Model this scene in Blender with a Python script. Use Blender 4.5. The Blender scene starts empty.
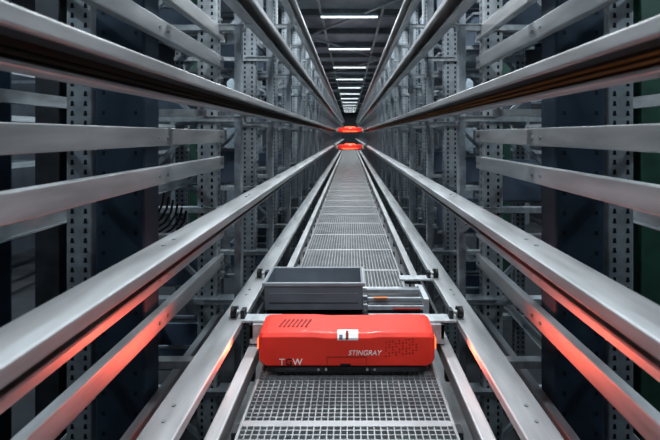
import bpy, math, random
from mathutils import Vector, Matrix
random.seed(4)
S = bpy.context.scene
S.view_settings.view_transform = 'Standard'
for lk in ('Medium High Contrast', 'Standard - Medium High Contrast'):
    try:
        S.view_settings.look = lk; break
    except Exception:
        pass
H = 1.3   # camera height above walkway
PI = math.pi

# ------------------------------------------------------------ materials
def mat(name, col, rough=.5, metal=0., emit=None, es=0., var=0., vscale=8., bump=0., stretch=None, coat=0.):
    m = bpy.data.materials.new(name); m.use_nodes = True
    nt = m.node_tree; b = nt.nodes['Principled BSDF']
    b.inputs['Base Color'].default_value = (*col, 1)
    b.inputs['Roughness'].default_value = rough
    b.inputs['Metallic'].default_value = metal
    b.inputs['Coat Weight'].default_value = coat
    if emit:
        b.inputs['Emission Color'].default_value = (*emit, 1)
        b.inputs['Emission Strength'].default_value = es
    if var > 0:
        tc = nt.nodes.new('ShaderNodeTexCoord'); mp = nt.nodes.new('ShaderNodeMapping')
        if stretch: mp.inputs['Scale'].default_value = stretch
        n = nt.nodes.new('ShaderNodeTexNoise'); n.inputs['Scale'].default_value = vscale
        n.inputs['Detail'].default_value = 6
        r = nt.nodes.new('ShaderNodeValToRGB')
        r.color_ramp.elements[0].position = .3; r.color_ramp.elements[1].position = .7
        r.color_ramp.elements[0].color = (*[c*(1-var) for c in col], 1)
        r.color_ramp.elements[1].color = (*[min(1, c*(1+var)) for c in col], 1)
        nt.links.new(tc.outputs['Object'], mp.inputs[0]); nt.links.new(mp.outputs[0], n.inputs['Vector'])
        nt.links.new(n.outputs['Fac'], r.inputs[0]); nt.links.new(r.outputs[0], b.inputs['Base Color'])
        mr = nt.nodes.new('ShaderNodeMapRange')
        mr.inputs['To Min'].default_value = max(.05, rough-.1); mr.inputs['To Max'].default_value = rough+.12
        nt.links.new(n.outputs['Fac'], mr.inputs[0]); nt.links.new(mr.outputs[0], b.inputs['Roughness'])
        if bump:
            bp = nt.nodes.new('ShaderNodeBump'); bp.inputs['Strength'].default_value = bump
            bp.inputs['Distance'].default_value = .01
            nt.links.new(n.outputs['Fac'], bp.inputs['Height']); nt.links.new(bp.outputs[0], b.inputs['Normal'])
    return m

M = {}
M['galv'] = mat('galvanised_steel', (.48, .52, .54), .52, .4, var=.2, vscale=22, stretch=(1, .25, 1))
M['rail'] = mat('rail_steel', (.47, .49, .50), .48, .5, var=.22, vscale=14, stretch=(1, .15, 1), bump=.06)
M['post'] = mat('upright_steel', (.36, .40, .43), .5, .35, var=.18, vscale=18)
M['hole'] = mat('perforation_dark', (.012, .013, .016), .8)
M['navy'] = mat('navy_paint', (.035, .060, .090), .5, .1, var=.2, vscale=6)
M['green'] = mat('green_paint', (.03, .085, .06), .5, var=.2)
M['grate'] = mat('grating_steel', (.34, .36, .37), .5, .4, var=.15, vscale=5)
M['gplate'] = mat('grating_edge_steel', (.40, .41, .42), .5, .4, var=.12, vscale=10)
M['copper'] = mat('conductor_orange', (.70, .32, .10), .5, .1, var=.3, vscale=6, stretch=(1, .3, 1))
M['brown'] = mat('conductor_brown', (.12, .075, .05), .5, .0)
M['dark'] = mat('dark_steel', (.05, .055, .062), .5, .4, var=.3)
M['black'] = mat('black_plastic', (.012, .012, .013), .4)
M['red'] = mat('red_shell', (.80, .052, .030), .58, 0, var=.04, vscale=3, coat=.03)
M['redd'] = mat('red_seam', (.22, .008, .006), .6)
M['redemit'] = mat('red_emissive', (.9, .05, .02), .4, emit=(1, .16, .06), es=2.2)
M['white'] = mat('white_print', (.85, .85, .85), .5)
M['tote'] = mat('grey_tote_plastic', (.17, .195, .225), .5, var=.12, vscale=5)
M['toterim'] = mat('grey_tote_rim', (.30, .33, .36), .45, var=.1)
M['tote2'] = mat('blue_grey_tote_plastic', (.13, .17, .23), .55, var=.15)
M['concrete'] = mat('concrete', (.07, .075, .08), .7, var=.3, vscale=2, bump=.1)
M['wall'] = mat('wall_panel', (.10, .115, .135), .7, var=.2, vscale=.6)
M['ceil'] = mat('roof_deck', (.38, .42, .46), .55, .2, var=.2, vscale=2)
M['beam'] = mat('roof_steel', (.20, .22, .24), .5, .3, var=.2)
M['tube'] = mat('lamp_tube', (1, 1, 1), .5, emit=(.86, .95, 1), es=1.8)
M['spot'] = mat('lamp_disc', (1, 1, 1), .5, emit=(.85, .95, 1), es=2.)
M['orange'] = mat('orange_plastic', (.7, .22, .05), .5)

# ------------------------------------------------------------ mesh builder
class MB:
    def __init__(s): s.v = []; s.f = []; s.m = []; s.mats = []; s.sm = []
    def mi(s, k):
        if k not in s.mats: s.mats.append(k)
        return s.mats.index(k)
    def box(s, x0, x1, y0, y1, z0, z1, k):
        if x0 > x1: x0, x1 = x1, x0
        i = len(s.v)
        s.v += [(x, y, z) for z in (z0, z1) for y in (y0, y1) for x in (x0, x1)]
        s.f += [(i, i+2, i+3, i+1), (i+4, i+5, i+7, i+6), (i, i+1, i+5, i+4),
                (i+2, i+6, i+7, i+3), (i, i+4, i+6, i+2), (i+1, i+3, i+7, i+5)]
        s.m += [s.mi(k)]*6; s.sm += [False]*6
    def quad(s, a, b, c, d, k):
        i = len(s.v); s.v += [a, b, c, d]; s.f.append((i, i+1, i+2, i+3)); s.m.append(s.mi(k)); s.sm.append(False)
    def beam(s, p, q, w, h, k):
        p = Vector(p); q = Vector(q); d = (q-p).normalized()
        up = Vector((0, 0, 1)) if abs(d.z) < .95 else Vector((0, 1, 0))
        a = d.cross(up).normalized()*w/2; b = d.cross(a).normalized()*h/2
        i = len(s.v)
        for c in (p, q):
            s.v += [tuple(c-a-b), tuple(c+a-b), tuple(c+a+b), tuple(c-a+b)]
        s.f += [(i, i+1, i+2, i+3), (i+7, i+6, i+5, i+4)] + [(i+j, i+4+j, i+4+(j+1) % 4, i+(j+1) % 4) for j in range(4)]
        s.m += [s.mi(k)]*6; s.sm += [False]*6
    def tube(s, pts, r, k, n=8):
        pts = [Vector(p) for p in pts]; base = len(s.v)
        for j, p in enumerate(pts):
            d = (pts[min(j+1, len(pts)-1)]-pts[max(j-1, 0)]).normalized()
            up = Vector((0, 0, 1)) if abs(d.z) < .9 else Vector((0, 1, 0))
            a = d.cross(up).normalized(); b = d.cross(a).normalized()
            for t in range(n):
                an = 2*PI*t/n
                s.v.append(tuple(p+a*math.cos(an)*r+b*math.sin(an)*r))
        for j in range(len(pts)-1):
            for t in range(n):
                s.f.append((base+j*n+t, base+j*n+(t+1) % n, base+(j+1)*n+(t+1) % n, base+(j+1)*n+t))
                s.m.append(s.mi(k)); s.sm.append(True)
        s.f.append(tuple(base+t for t in range(n))); s.m.append(s.mi(k)); s.sm.append(False)
        e = base+(len(pts)-1)*n
        s.f.append(tuple(e+n-1-t for t in range(n))); s.m.append(s.mi(k)); s.sm.append(False)
    def ribbon(s, prof, t, a0, a1, k, axis='Y', rc=.008, off=(0, 0)):
        P = [Vector(p) for p in prof]; R = [P[0]]
        for i in range(1, len(P)-1):
            u = (P[i-1]-P[i]); w = (P[i+1]-P[i]); r = min(rc, u.length*.45, w.length*.45)
            A = P[i]+u.normalized()*r; B = P[i]+w.normalized()*r
            for q in (0, .33, .67, 1):
                R.append(A*(1-q)**2+P[i]*2*q*(1-q)+B*q*q)
        R.append(P[-1])
        L = []; Q = []
        for i, p in enumerate(R):
            d = (R[min(i+1, len(R)-1)]-R[max(i-1, 0)]).normalized(); nrm = Vector((-d.y, d.x))
            L.append(p+nrm*t/2); Q.append(p-nrm*t/2)
        loop = L+Q[::-1]; n = len(loop); b = len(s.v)
        for a in (a0, a1):
            for p in loop:
                if axis == 'Y': s.v.append((p.x+off[0], a, p.y+off[1]))
                else: s.v.append((p.x+off[0], p.y+off[1], a))
        for i in range(n):
            s.f.append((b+i, b+(i+1) % n, b+n+(i+1) % n, b+n+i)); s.m.append(s.mi(k)); s.sm.append(False)
        m = len(L)
        for c in (0, n):
            for i in range(m-1):
                s.f.append((b+c+i, b+c+i+1, b+c+n-2-i, b+c+n-1-i)); s.m.append(s.mi(k)); s.sm.append(False)
    def obj(s, name, parent=None, loc=(0, 0, 0), bevel=0, subsurf=0):
        me = bpy.data.meshes.new(name); me.from_pydata(s.v, [], s.f)
        for k in s.mats: me.materials.append(M[k])
        me.polygons.foreach_set('material_index', s.m)
        me.polygons.foreach_set('use_smooth', s.sm); me.update()
        o = bpy.data.objects.new(name, me); S.collection.objects.link(o); o.location = loc
        if parent: o.parent = parent
        if bevel:
            b = o.modifiers.new('b', 'BEVEL'); b.width = bevel; b.segments = 2; b.limit_method = 'ANGLE'
        return o

FLOOR = -1.2; CEIL = H+3.35; YEND = 62.
lev = lambda k: .19+.68*k
YP0, PITCH, NP = 3.3, 1.35, 38

# ------------------------------------------------------------ shell
def shell(name, *b):
    mb = MB(); mb.box(*b[:6], b[6]); return mb.obj(name)
shell('floor', -7, 7, -4, YEND, FLOOR-.1, FLOOR, 'concrete')
shell('wall_left', -7.1, -7, -4, YEND, FLOOR, CEIL, 'wall')
shell('wall_right', 7, 7.1, -4, YEND, FLOOR, CEIL, 'wall')
shell('wall_back', -7, 7, YEND, YEND+.1, FLOOR, CEIL, 'wall')
shell('wall_front', -7, 7, -4.1, -4, FLOOR, CEIL, 'wall')
mb = MB(); mb.box(-7, 7, -4, YEND, CEIL, CEIL+.1, 'ceil')
mb.obj('ceiling')
mb = MB()
y = -3
while y < YEND-1:
    mb.box(-6.9, 6.9, y, y+.10, CEIL-.16, CEIL-.003, 'beam')
    mb.box(-6.9, 6.9, y-.04, y+.14, CEIL-.175, CEIL-.16, 'beam')
    y += 2.1
y = -3.; sg = 1
while y < YEND-5:
    mb.beam((-1.3*sg, y+.1, CEIL-.25), (1.3*sg, y+4.2, CEIL-.25), .06, .05, 'galv')
    y += 4.2; sg = -sg
for x in (-1.45, 1.45):
    mb.box(x-.04, x+.04, -3, YEND-1, CEIL-.30, CEIL-.18, 'beam')
for x in (-.75, .82):
    mb.box(x-.03, x+.03, -3, YEND-1, CEIL-.22, CEIL-.18, 'galv')
mb.obj('roof_beams')

# ------------------------------------------------------------ lamps
for i in range(-3, 12):
    y = 11.2+4.2*i
    mb = MB(); z = H+3.0
    mb.box(-.76, .72, y-.05, y+.05, z+.02, z+.09, 'galv')
    mb.tube([(-.74, y, z), (.70, y, z)], .020, 'tube')
    for x in (-.5, .5): mb.beam((x, y, z+.09), (x, y, CEIL-.17), .01, .01, 'dark')
    mb.obj('fluorescent_ceiling_lamp')
    l = bpy.data.lights.new('lamp_light', 'AREA'); l.shape = 'RECTANGLE'; l.size = 1.4; l.size_y = .12
    l.energy = 138 if y < 8 else 90; l.color = (.92, .965, 1)
    o = bpy.data.objects.new('lamp_light', l); S.collection.objects.link(o); o.location = (-.02, y, z-.03)
for sx in (-1, 1):
    for y in (1.0, 5.5, 10, 18, 30):
        mb = MB(); mb.box(sx*3.7-.06, sx*3.7+.06, y-.8, y+.8, H+2.4, H+2.47, 'galv')
        mb.tube([(sx*3.7, y-.75, H+2.38), (sx*3.7, y+.75, H+2.38)], .022, 'tube')
        for q in (-.5, .5): mb.beam((sx*3.7, y+q, H+2.47), (sx*3.7, y+q, CEIL-.17), .01, .01, 'dark')
        mb.obj('fluorescent_ceiling_lamp')
        l = bpy.data.lights.new('side_lamp_light', 'AREA'); l.shape = 'RECTANGLE'; l.size = .12; l.size_y = 1.5
        l.energy = 60; l.color = (.76, .90, 1)
        o = bpy.data.objects.new('side_lamp_light', l); S.collection.objects.link(o); o.location = (sx*3.7, y, H+2.33)

# ------------------------------------------------------------ guide rails
Y0 = -1.2; Y1 = YP0+PITCH*(NP-1)
for sx in (-1, 1):
    for k in range(-1, 5):
        z = lev(k); mb = MB()
        prof = [(sx*.66, z-.040), (sx*.645, z-.040), (sx*.645, z), (sx*.78, z), (sx*.78, z-.105), (sx*.70, z-.105), (sx*.70, z-.095)]
        mb.ribbon(prof, .004, Y0, Y1, 'rail', rc=.005)
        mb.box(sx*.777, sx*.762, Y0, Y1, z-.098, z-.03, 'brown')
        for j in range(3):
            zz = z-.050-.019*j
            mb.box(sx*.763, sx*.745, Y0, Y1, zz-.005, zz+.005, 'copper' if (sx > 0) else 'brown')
        y = .4
        while y < 14:
            mb.box(sx*.782, sx*.788, y-.1, y+.1, z-.08, z-.01, 'galv')
            mb.tube([(sx*.72, y-.05, z), (sx*.72, y-.05, z+.006)], .009, 'post', 6)
            mb.tube([(sx*.72, y+.05, z), (sx*.72, y+.05, z+.006)], .009, 'post', 6)
            y += 1.35
        mb.obj('guide_rail')

# ------------------------------------------------------------ racks
def upright(mb, x0, w, y, sx, z0, z1, k, holes=True, d=.09):
    a = sx*x0; b = sx*(x0+w)
    mb.ribbon([(a, y+d), (a, y), (b, y), (b, y+d)], .004, z0, z1, k, 'Z', rc=.01)
    mb.box(a+sx*.03, b-sx*.03, y+d-.004, y+d, z0, z1, 'dark')
    if holes:
        z = z0+.06; hx = w*.24
        while z < z1-.05:
            for c in (x0+hx, x0+w-hx):
                X = sx*c; q = .010
                mb.quad((X-q, y-.0035, z-.012), (X+q, y-.0035, z-.012), (X+q*.6, y-.0035, z+.014), (X-q*.6, y-.0035, z+.014), 'hole')
            X = sx*(x0-.0035)
            mb.quad((X, y+.035, z-.012), (X, y+.055, z-.012), (X, y+.055, z+.014), (X, y+.035, z+.014), 'hole')
            z += .05
    mb.box(a-sx*.01, b+sx*.01, y-.02, y+d+.02, FLOOR, FLOOR+.012, 'galv')

TOP = H+2.12
racks = {}
for sx in (-1, 1):
    mb = MB()
    for n in range(NP):
        y = YP0+PITCH*n
        near = n < 9
        upright(mb, 1.0, .145, y, sx, FLOOR, TOP, 'post' if n else 'galv', near)
        upright(mb, 1.75, .10, y, sx, FLOOR, TOP, 'post', near and n < 4)
        if n < 30:
            mb.ribbon([(sx*.81, y+.02), (sx*.81, y-.03), (sx*.86, y-.03)], .004, FLOOR, TOP-.3, 'post', 'Z', rc=.006)
        for k in range(-1, 5):
            z = lev(k)
            mb.box(sx*.79, sx*1.85, y-.03, y+.05, z-.15, z-.11, 'galv')
            mb.box(sx*.72, sx*1.1, y-.05, y+.07, z-.112, z-.108, 'galv')
        z = FLOOR+.2; s = 1
        while z < TOP-.7:
            xa, xb = (1.14, 1.75) if s > 0 else (1.75, 1.14)
            mb.beam((sx*xa, y+.05, z), (sx*xb, y+.05, z+.6), .03, .03, 'post')
            z += .6; s = -s
    for yy in (.55, 2.2):
        mb.ribbon([(sx*1.03, yy+.16), (sx*1.03, yy), (sx*1.27, yy), (sx*1.27, yy+.16)], .006, FLOOR, TOP, 'navy', 'Z', rc=.012)
        mb.box(sx*1.05, sx*1.25, yy+.15, yy+.155, FLOOR, TOP, 'navy')
        for z in [FLOOR+.1+.1*i for i in range(44)]:
            for c in (1.07, 1.23):
                mb.quad((sx*c-.008, yy-.005, z), (sx*c+.008, yy-.005, z), (sx*c+.008, yy-.005, z+.02), (sx*c-.008, yy-.005, z+.02), 'hole')
        upright(mb, 1.32, .13, yy+.05, sx, FLOOR, TOP, 'post', True)
        for k in range(-1, 5):
            z = lev(k)
            mb.box(sx*.79, sx*1.4, yy+.17, yy+.23, z-.15, z-.11, 'galv')
    for zt in (-1.57, -1.35, -.915, -.69, -.165, .035, .60, .82, 1.45, 1.66):
        z = H+zt
        mb.ribbon([(sx*1.02, z-.008), (sx*1.02, z), (sx*.975, z), (sx*.975, z-.09), (sx*1.02, z-.09), (sx*1.02, z-.082)], .004, -1.2, YP0+.10, 'rail', rc=.005)
        for yb in (.62, .70, 2.25, 2.35, YP0+.02, YP0+.07):
            mb.tube([(sx*.975, yb, z-.048), (sx*.966, yb, z-.048)], .010, 'post', 6)
    for k in range(-1, 5):
        z = lev(k)
        mb.ribbon([(sx*1.72, z-.02), (sx*1.72, z-.09), (sx*1.68, z-.09)], .004, -1.2, Y1, 'galv', rc=.006)
    mb.box(sx*1.0, sx*1.14, -1.2, Y1, TOP, TOP+.06, 'beam')
    racks[sx] = mb.obj('storage_rack')

for sx in (-1, 1):
    for (X, Y, w, k) in ((2.35, 3.5, .09, 'green' if sx > 0 else 'dark'), (2.75, 3.3, .12, 'navy'), (3.1, 5.8, .12, 'post'), (2.6, 7.5, .1, 'green'), (2.9, 11, .14, 'post')):
        mb = MB(); X *= sx
        mb.box(X-w, X+w, Y-w, Y-w+.012, FLOOR, CEIL, k); mb.box(X-w, X+w, Y+w-.012, Y+w, FLOOR, CEIL, k)
        mb.box(X-.006, X+.006, Y-w+.012, Y+w-.012, FLOOR, CEIL, k)
        if k == 'post' and Y < 6:
            for z in ((1.95, .55) if sx > 0 else (1.75, .2)):
                mb.tube([(X, Y-w, z), (X, Y-w-.07, z)], .07, 'post', 16); mb.tube([(X, Y-w-.07, z), (X, Y-w-.09, z)], .05, 'spot', 16)
        mb.obj('steel_column')
for sx in (-1, 1):
    mb = MB()
    for n in range(14):
        y = -.5+1.6*n
        mb.ribbon([(sx*4.9, y+.08), (sx*4.9, y), (sx*5.02, y), (sx*5.02, y+.08)], .004, FLOOR, TOP-.4, 'post', 'Z')
        mb.ribbon([(sx*6.2, y+.08), (sx*6.2, y), (sx*6.32, y), (sx*6.32, y+.08)], .004, FLOOR, TOP-.4, 'post', 'Z')
        for k in range(0, 5): mb.box(sx*4.9, sx*6.3, y, y+.05, lev(k)-.05, lev(k), 'post')
    for k in range(0, 5): mb.box(sx*4.88, sx*4.84, -1, 21, lev(k)-.05, lev(k)+.03, 'galv')
    mb.obj('storage_rack')

# ------------------------------------------------------------ totes
def tote(mb, cx, cy, z, wx, wy, h, k, t=.012, rim=None):
    rim = rim or k
    x0, x1, y0, y1 = cx-wx/2, cx+wx/2, cy-wy/2, cy+wy/2; s = .014
    mb.box(x0+s, x1-s, y0+s, y1-s, z, z+t, k)
    mb.box(x0+s, x1-s, y0+s, y0+s+t, z+t, z+h-.001, k); mb.box(x0+s, x1-s, y1-s-t, y1-s, z+t, z+h-.001, k)
    mb.box(x0+s, x0+s+t, y0+s+t, y1-s-t, z+t, z+h-.001, k); mb.box(x1-s-t, x1-s, y0+s+t, y1-s-t, z+t, z+h-.001, k)
    for (a, b, c, d) in ((x0, x1, y0, y0+s), (x0, x1, y1-s, y1), (x0, x0+s, y0+s, y1-s), (x1-s, x1, y0+s, y1-s)):
        mb.box(a, b, c, d, z+h-.022, z+h, rim)
mb = MB()
for sx in (-1, 1):
    for n in range(0, 26):
        for k in range(-1, 5):
            for j in (0, 1):
                if random.random() < (.5 if n > 1 else .55):
                    y = YP0+PITCH*n+.42+.58*j
                    tote(mb, sx*1.42, y, lev(k)-.09, .56, .44, random.choice((.2, .3, .36)), random.choice(('tote', 'tote2', 'tote2')), rim='toterim')
                    mb.box(sx*1.1, sx*1.74, y-.15, y-.12, lev(k)-.12, lev(k)-.09, 'galv')
                    mb.box(sx*1.1, sx*1.74, y+.12, y+.15, lev(k)-.12, lev(k)-.09, 'galv')
mb.obj('stored_totes')

# ------------------------------------------------------------ walkway grating
mb = MB(); WX = .475; cx = -.012
nb = 32
for i in range(nb+1):
    x = cx-WX+2*WX*i/nb
    mb.box(x-.0028, x+.0028, .6, Y1, -.018, 0, 'grate')
y = .62
while y < Y1:
    st = .030 if y < 12 else .05
    mb.box(cx-WX, cx+WX, y-.003, y+.003, -.016, -.0012, 'grate'); y += st
y = 1.98-.75
while y < Y1:
    mb.box(cx-WX, cx+WX, y-.020, y+.020, -.02, .002, 'gplate')
    mb.box(cx-WX-.04, cx+WX+.04, y-.03, y+.03, -.10, -.021, 'dark')
    y += .75
for x in (-WX, WX):
    mb.box(cx+x-.006, cx+x+.006, .6, Y1, -.03, .004, 'gplate')
for sx in (-1, 1):
    for y in [1.4+2.7*i for i in range(16)]:
        mb.box(sx*.48-.03, sx*.48+.03, y-.03, y+.03, FLOOR, -.10, 'dark')
mb.obj('grating_walkway')
for sx in (-1, 1):
    mb = MB()
    mb.ribbon([(sx*.60, .035), (sx*.60, .05), (sx*.54, .05), (sx*.54, -.03)], .005, .6, Y1, 'rail', rc=.006)
    y = 1.0
    while y < Y1:
        mb.box(sx*.54, sx*.62, y-.02, y+.02, -.09, -.02, 'dark'); y += .75
    mb.obj('walkway_edge_rail')

# ------------------------------------------------------------ shuttle
def add_text(body, size, x, y, z, k, parent, shear=0., name='lettering', tilt=0.):
    c = bpy.data.curves.new(name, 'FONT'); c.body = body; c.size = size; c.extrude = .0008; c.shear = shear
    c.align_x = 'CENTER'; c.align_y = 'CENTER'; c.offset = .0004
    o = bpy.data.objects.new(name, c); S.collection.objects.link(o)
    o.rotation_euler = (PI/2-tilt, 0, 0)
    o.parent = parent; o.location = (x, y, z); c.materials.append(M[k]); return o

def shuttle(loc, full=True):
    root = bpy.data.objects.new('shuttle_vehicle', None); S.collection.objects.link(root); root.location = loc
    def prof(dz, zb, dy, zt=0):
        return [(.012+dy, zb), (.0+dy, zb+.010), (-.002+dy, .10), (.004+dy, .172+dz-zt), (.022+dy, .190+dz-zt), (.10, .202+dz-zt), (.225-dy, .205+dz-zt), (.25-dy, .195+dz-zt), (.25-dy, zb)]
    st = [(-.474, prof(0, .050, .022, .016)), (-.468, prof(0, .038, .012, .007)), (-.452, prof(0, .024, .003, .001)), (-.425, prof(.001, .014, 0)),
          (-.30, prof(.002, .014, 0)), (-.17, prof(.001, .014, 0)), (-.12, prof(-.004, .014, 0))]
    st = st+[(-a, b) for a, b in st[::-1]]
    v = []; f = []; n = 9
    for x, pr in st:
        for (py, pz) in pr: v.append((x, py, pz))
    for i in range(len(st)-1):
        for j in range(n):
            f.append((i*n+j, i*n+(j+1) % n, (i+1)*n+(j+1) % n, (i+1)*n+j))
    f.append(tuple(range(n-1, -1, -1))); f.append(tuple((len(st)-1)*n+j for j in range(n)))
    me = bpy.data.meshes.new('shell'); me.from_pydata(v, [], f); me.materials.append(M['red'])
    for p in me.polygons: p.use_smooth = True
    o = bpy.data.objects.new('shell', me); S.collection.objects.link(o); o.parent = root
    md = o.modifiers.new('b', 'BEVEL'); md.width = .004; md.segments = 3; md.limit_method = 'ANGLE'; md.angle_limit = math.radians(22); md.harden_normals = True
    mb = MB()
    mb.box(-.42, .42, .004, .24, -.012, .015, 'black')
    mb.box(-.385, -.13, -.001, .02, -.008, .012, 'dark')
    mb.box(.13, .385, -.001, .02, -.008, .012, 'dark')
    for x in (-.15, -.11, .11, .15): mb.tube([(x, .012, .003), (x, -.004, .003)], .007, 'galv', 10)
    for sgn in (-1, 1):
        mb.box(sgn*.468, sgn*.482, .06, .20, .07, .15, 'redd')
        mb.box(sgn*.480, sgn*.492, .07, .18, .08, .13, 'redemit')  # added glowing strip, invented source for the red glow on the side slats
    def fold(x0, x1, pts, k):
        for (a, b) in zip(pts[:-1], pts[1:]):
            mb.quad((x0, a[0], a[1]), (x1, a[0], a[1]), (x1, b[0], b[1]), (x0, b[0], b[1]), k)
    fold(-.05, .062, [(.0006, .158), (.0012, .170), (.0195, .1888), (.050, .1938)], 'white')
    fold(-.005, .010, [(-.0002, .161), (.0004, .1705), (.0190, .1896), (.040, .1934)], 'redd')
    fold(-.04, -.022, [(-.0002, .162), (.0004, .1705), (.012, .183)], 'tote2')
    for i in range(7):
        x = -.37+.024*i
        mb.beam((x, .07, .2005), (x+.022, .15, .2065), .009, .004, 'redd')
    mb.obj('trim', root)
    mb = MB()
    for i in range(10):
        for j in range(6):
            if (i*3+j*5) % 7 < 5:
                x = .21+.018*i; z = .075+.0145*j+.002*i
                if z > .165: continue
                y = -.0022 if z < .10 else -.002+(z-.10)*.083
                mb.tube([(x, y+.004, z), (x, y-.0012, z)], .0042, 'redd', 6)
    mb.obj('dot_pattern', root)
    mb = MB()
    for x in (-.105, .105):
        mb.box(x-.0014, x+.0014, -.0028, .01, .026, .07, 'redd')
    mb.box(-.105, .105, -.0028, .0, .068, .071, 'redd')
    mb.box(-.035, .022, -.0028, .01, .022, .034, 'black')
    mb.obj('panel_seams', root)
    if full:
        add_text('STINGRAY', .037, .095, -.0034, .092, 'white', root, shear=.25)
        add_text('T', .050, -.345, -.0028, .042, 'white', root)
        add_text('G', .050, -.308, -.0028, .042, 'black', root)
        add_text('W', .050, -.262, -.0028, .042, 'white', root)
    mb = MB()
    for sgn in (-1, 1):
        for yy in (.27, 1.02):
            mb.box(sgn*.40, sgn*.655, yy, yy+.10, .135, .150, 'galv')
            mb.box(sgn*.44, sgn*.60, yy+.01, yy+.09, .11, .135, 'dark')
            mb.tube([(sgn*.665, yy+.05, .182), (sgn*.70, yy+.05, .182)], .033, 'black', 20)
            mb.tube([(sgn*.64, yy+.05, .182), (sgn*.665, yy+.05, .182)], .012, 'galv', 12)
            mb.box(sgn*.615, sgn*.64, yy+.02, yy+.08, .15, .200, 'dark')
        mb.box(sgn*.555, sgn*.575, .25, 1.12, .05, .135, 'dark')
    mb.box(-.575, .575, .25, .27, .02, .135, 'galv')
    mb.box(-.555, .555, 1.09, 1.12, .02, .06, 'galv')
    mb.box(-.555, .555, .27, 1.09, .02, .035, 'dark')
    mb.obj('chassis', root, bevel=.002)
    mb = MB()
    for yy in (.36, .50, .70, .86):
        mb.box(-.54, .54, yy, yy+.025, .045, .078, 'post')
    mb.box(.14, .52, .56, .78, .06, .135, 'dark')
    for (yy, zz) in ((.48, .10), (.545, .13), (.62, .155), (.72, .178)):
        mb.box(.135, .525, yy, yy+.022, zz-.028, zz, 'post')
    mb.box(.18, .27, .60, .618, .155, .165, 'orange'); mb.box(.30, .48, .528, .543, .108, .118, 'redd')
    mb.box(.50, .535, .52, .80, .08, .185, 'galv')
    mb.obj('telescopic_forks', root, bevel=.002)
    if full:
        for sgn in (-1, 1):   # added red spots at the end caps, aimed to tint the side slats red
            l = bpy.data.lights.new('slat_glow_light', 'SPOT'); l.energy = 15; l.color = (1, .12, .06); l.shadow_soft_size = .03
            l.spot_size = math.radians(110); l.spot_blend = 1
            o = bpy.data.objects.new('slat_glow_light', l); S.collection.objects.link(o); o.parent = root; o.location = (sgn*.505, .06, .12)
            o.rotation_euler = Vector((sgn*.75, -.85, .5)).to_track_quat('-Z', 'Y').to_euler()
    return root

SZ = .045
shuttle((-.018, 2.35, SZ))
mb = MB()
tote(mb, 0, 0, 0, .69, .37, .185, 'tote', rim='toterim')
mb.box(-.30, .30, -.176, -.170, .045, .050, 'dark'); mb.box(-.30, .30, -.176, -.170, .11, .114, 'toterim')
mb.obj('storage_tote', loc=(-.245, 3.13, SZ+.0785), bevel=.003)

# distant shuttles with red beacon bars
for k in (1, 2):
    r = shuttle((0, 16.8+k*.5, SZ+.68*k), full=False)
    mb = MB()
    mb.box(-.30, .30, -.03, -.004, .03, .06, 'redemit'); mb.box(-.2, .2, .09, .12, .204, .236, 'redemit')
    mb.obj('beacon_bar', r)
    l = bpy.data.lights.new('beacon_light', 'POINT'); l.energy = 4; l.color = (1, .16, .06); l.shadow_soft_size = .15
    o = bpy.data.objects.new('beacon_light', l); S.collection.objects.link(o); o.parent = r; o.location = (0, -.3, .1)

# ------------------------------------------------------------ cable loops and control devices fixed to the rack
mb = MB(); sx = -1
for i in range(6):
    xc = sx*1.45; z0 = .65+.03*i
    pts = [(xc+sx*(.26-.02*i)*math.cos(PI*t/8), YP0-.1-.03*i, z0+.1-.22*math.sin(PI*t/8)) for t in range(9)]
    mb.tube(pts, .008, 'black', 6)
mb.obj('cable_loops', racks[-1])
for sx, X, Y, Z in ((-1, 1.55, 3.25, .82), (1, 1.62, 3.25, .55)):
    mb = MB(); x = sx*X
    mb.box(x-.09, x+.09, Y, Y+.1, Z, Z+.22, 'dark'); mb.box(x-.10, x+.10, Y-.01, Y, Z+.02, Z+.20, 'post')
    mb.box(x-.05, x+.0, Y-.02, Y-.01, Z+.12, Z+.16, 'orange'); mb.tube([(x+.04, Y-.01, Z+.07), (x+.04, Y-.03, Z+.07)], .015, 'redd')
    mb.beam((x, Y+.05, FLOOR), (x, Y+.05, Z), .05, .05, 'post')
    mb.obj('control_box', racks[sx])

# ------------------------------------------------------------ world + camera
w = bpy.data.worlds.new('w'); S.world = w; w.use_nodes = True
w.node_tree.nodes['Background'].inputs[0].default_value = (.5, .6, .7, 1)
w.node_tree.nodes['Background'].inputs[1].default_value = .15
c = bpy.data.cameras.new('camera'); cam = bpy.data.objects.new('camera', c); S.collection.objects.link(cam)
cam.location = (0, 0, H); cam.rotation_euler = (PI/2, 0, 0)
c.sensor_width = 36; c.lens = 24; c.shift_x = -20/660; c.shift_y = -85/660; c.clip_start = .02
c.dof.use_dof = True; c.dof.focus_distance = 2.6; c.dof.aperture_fstop = 2.8
S.camera = cam
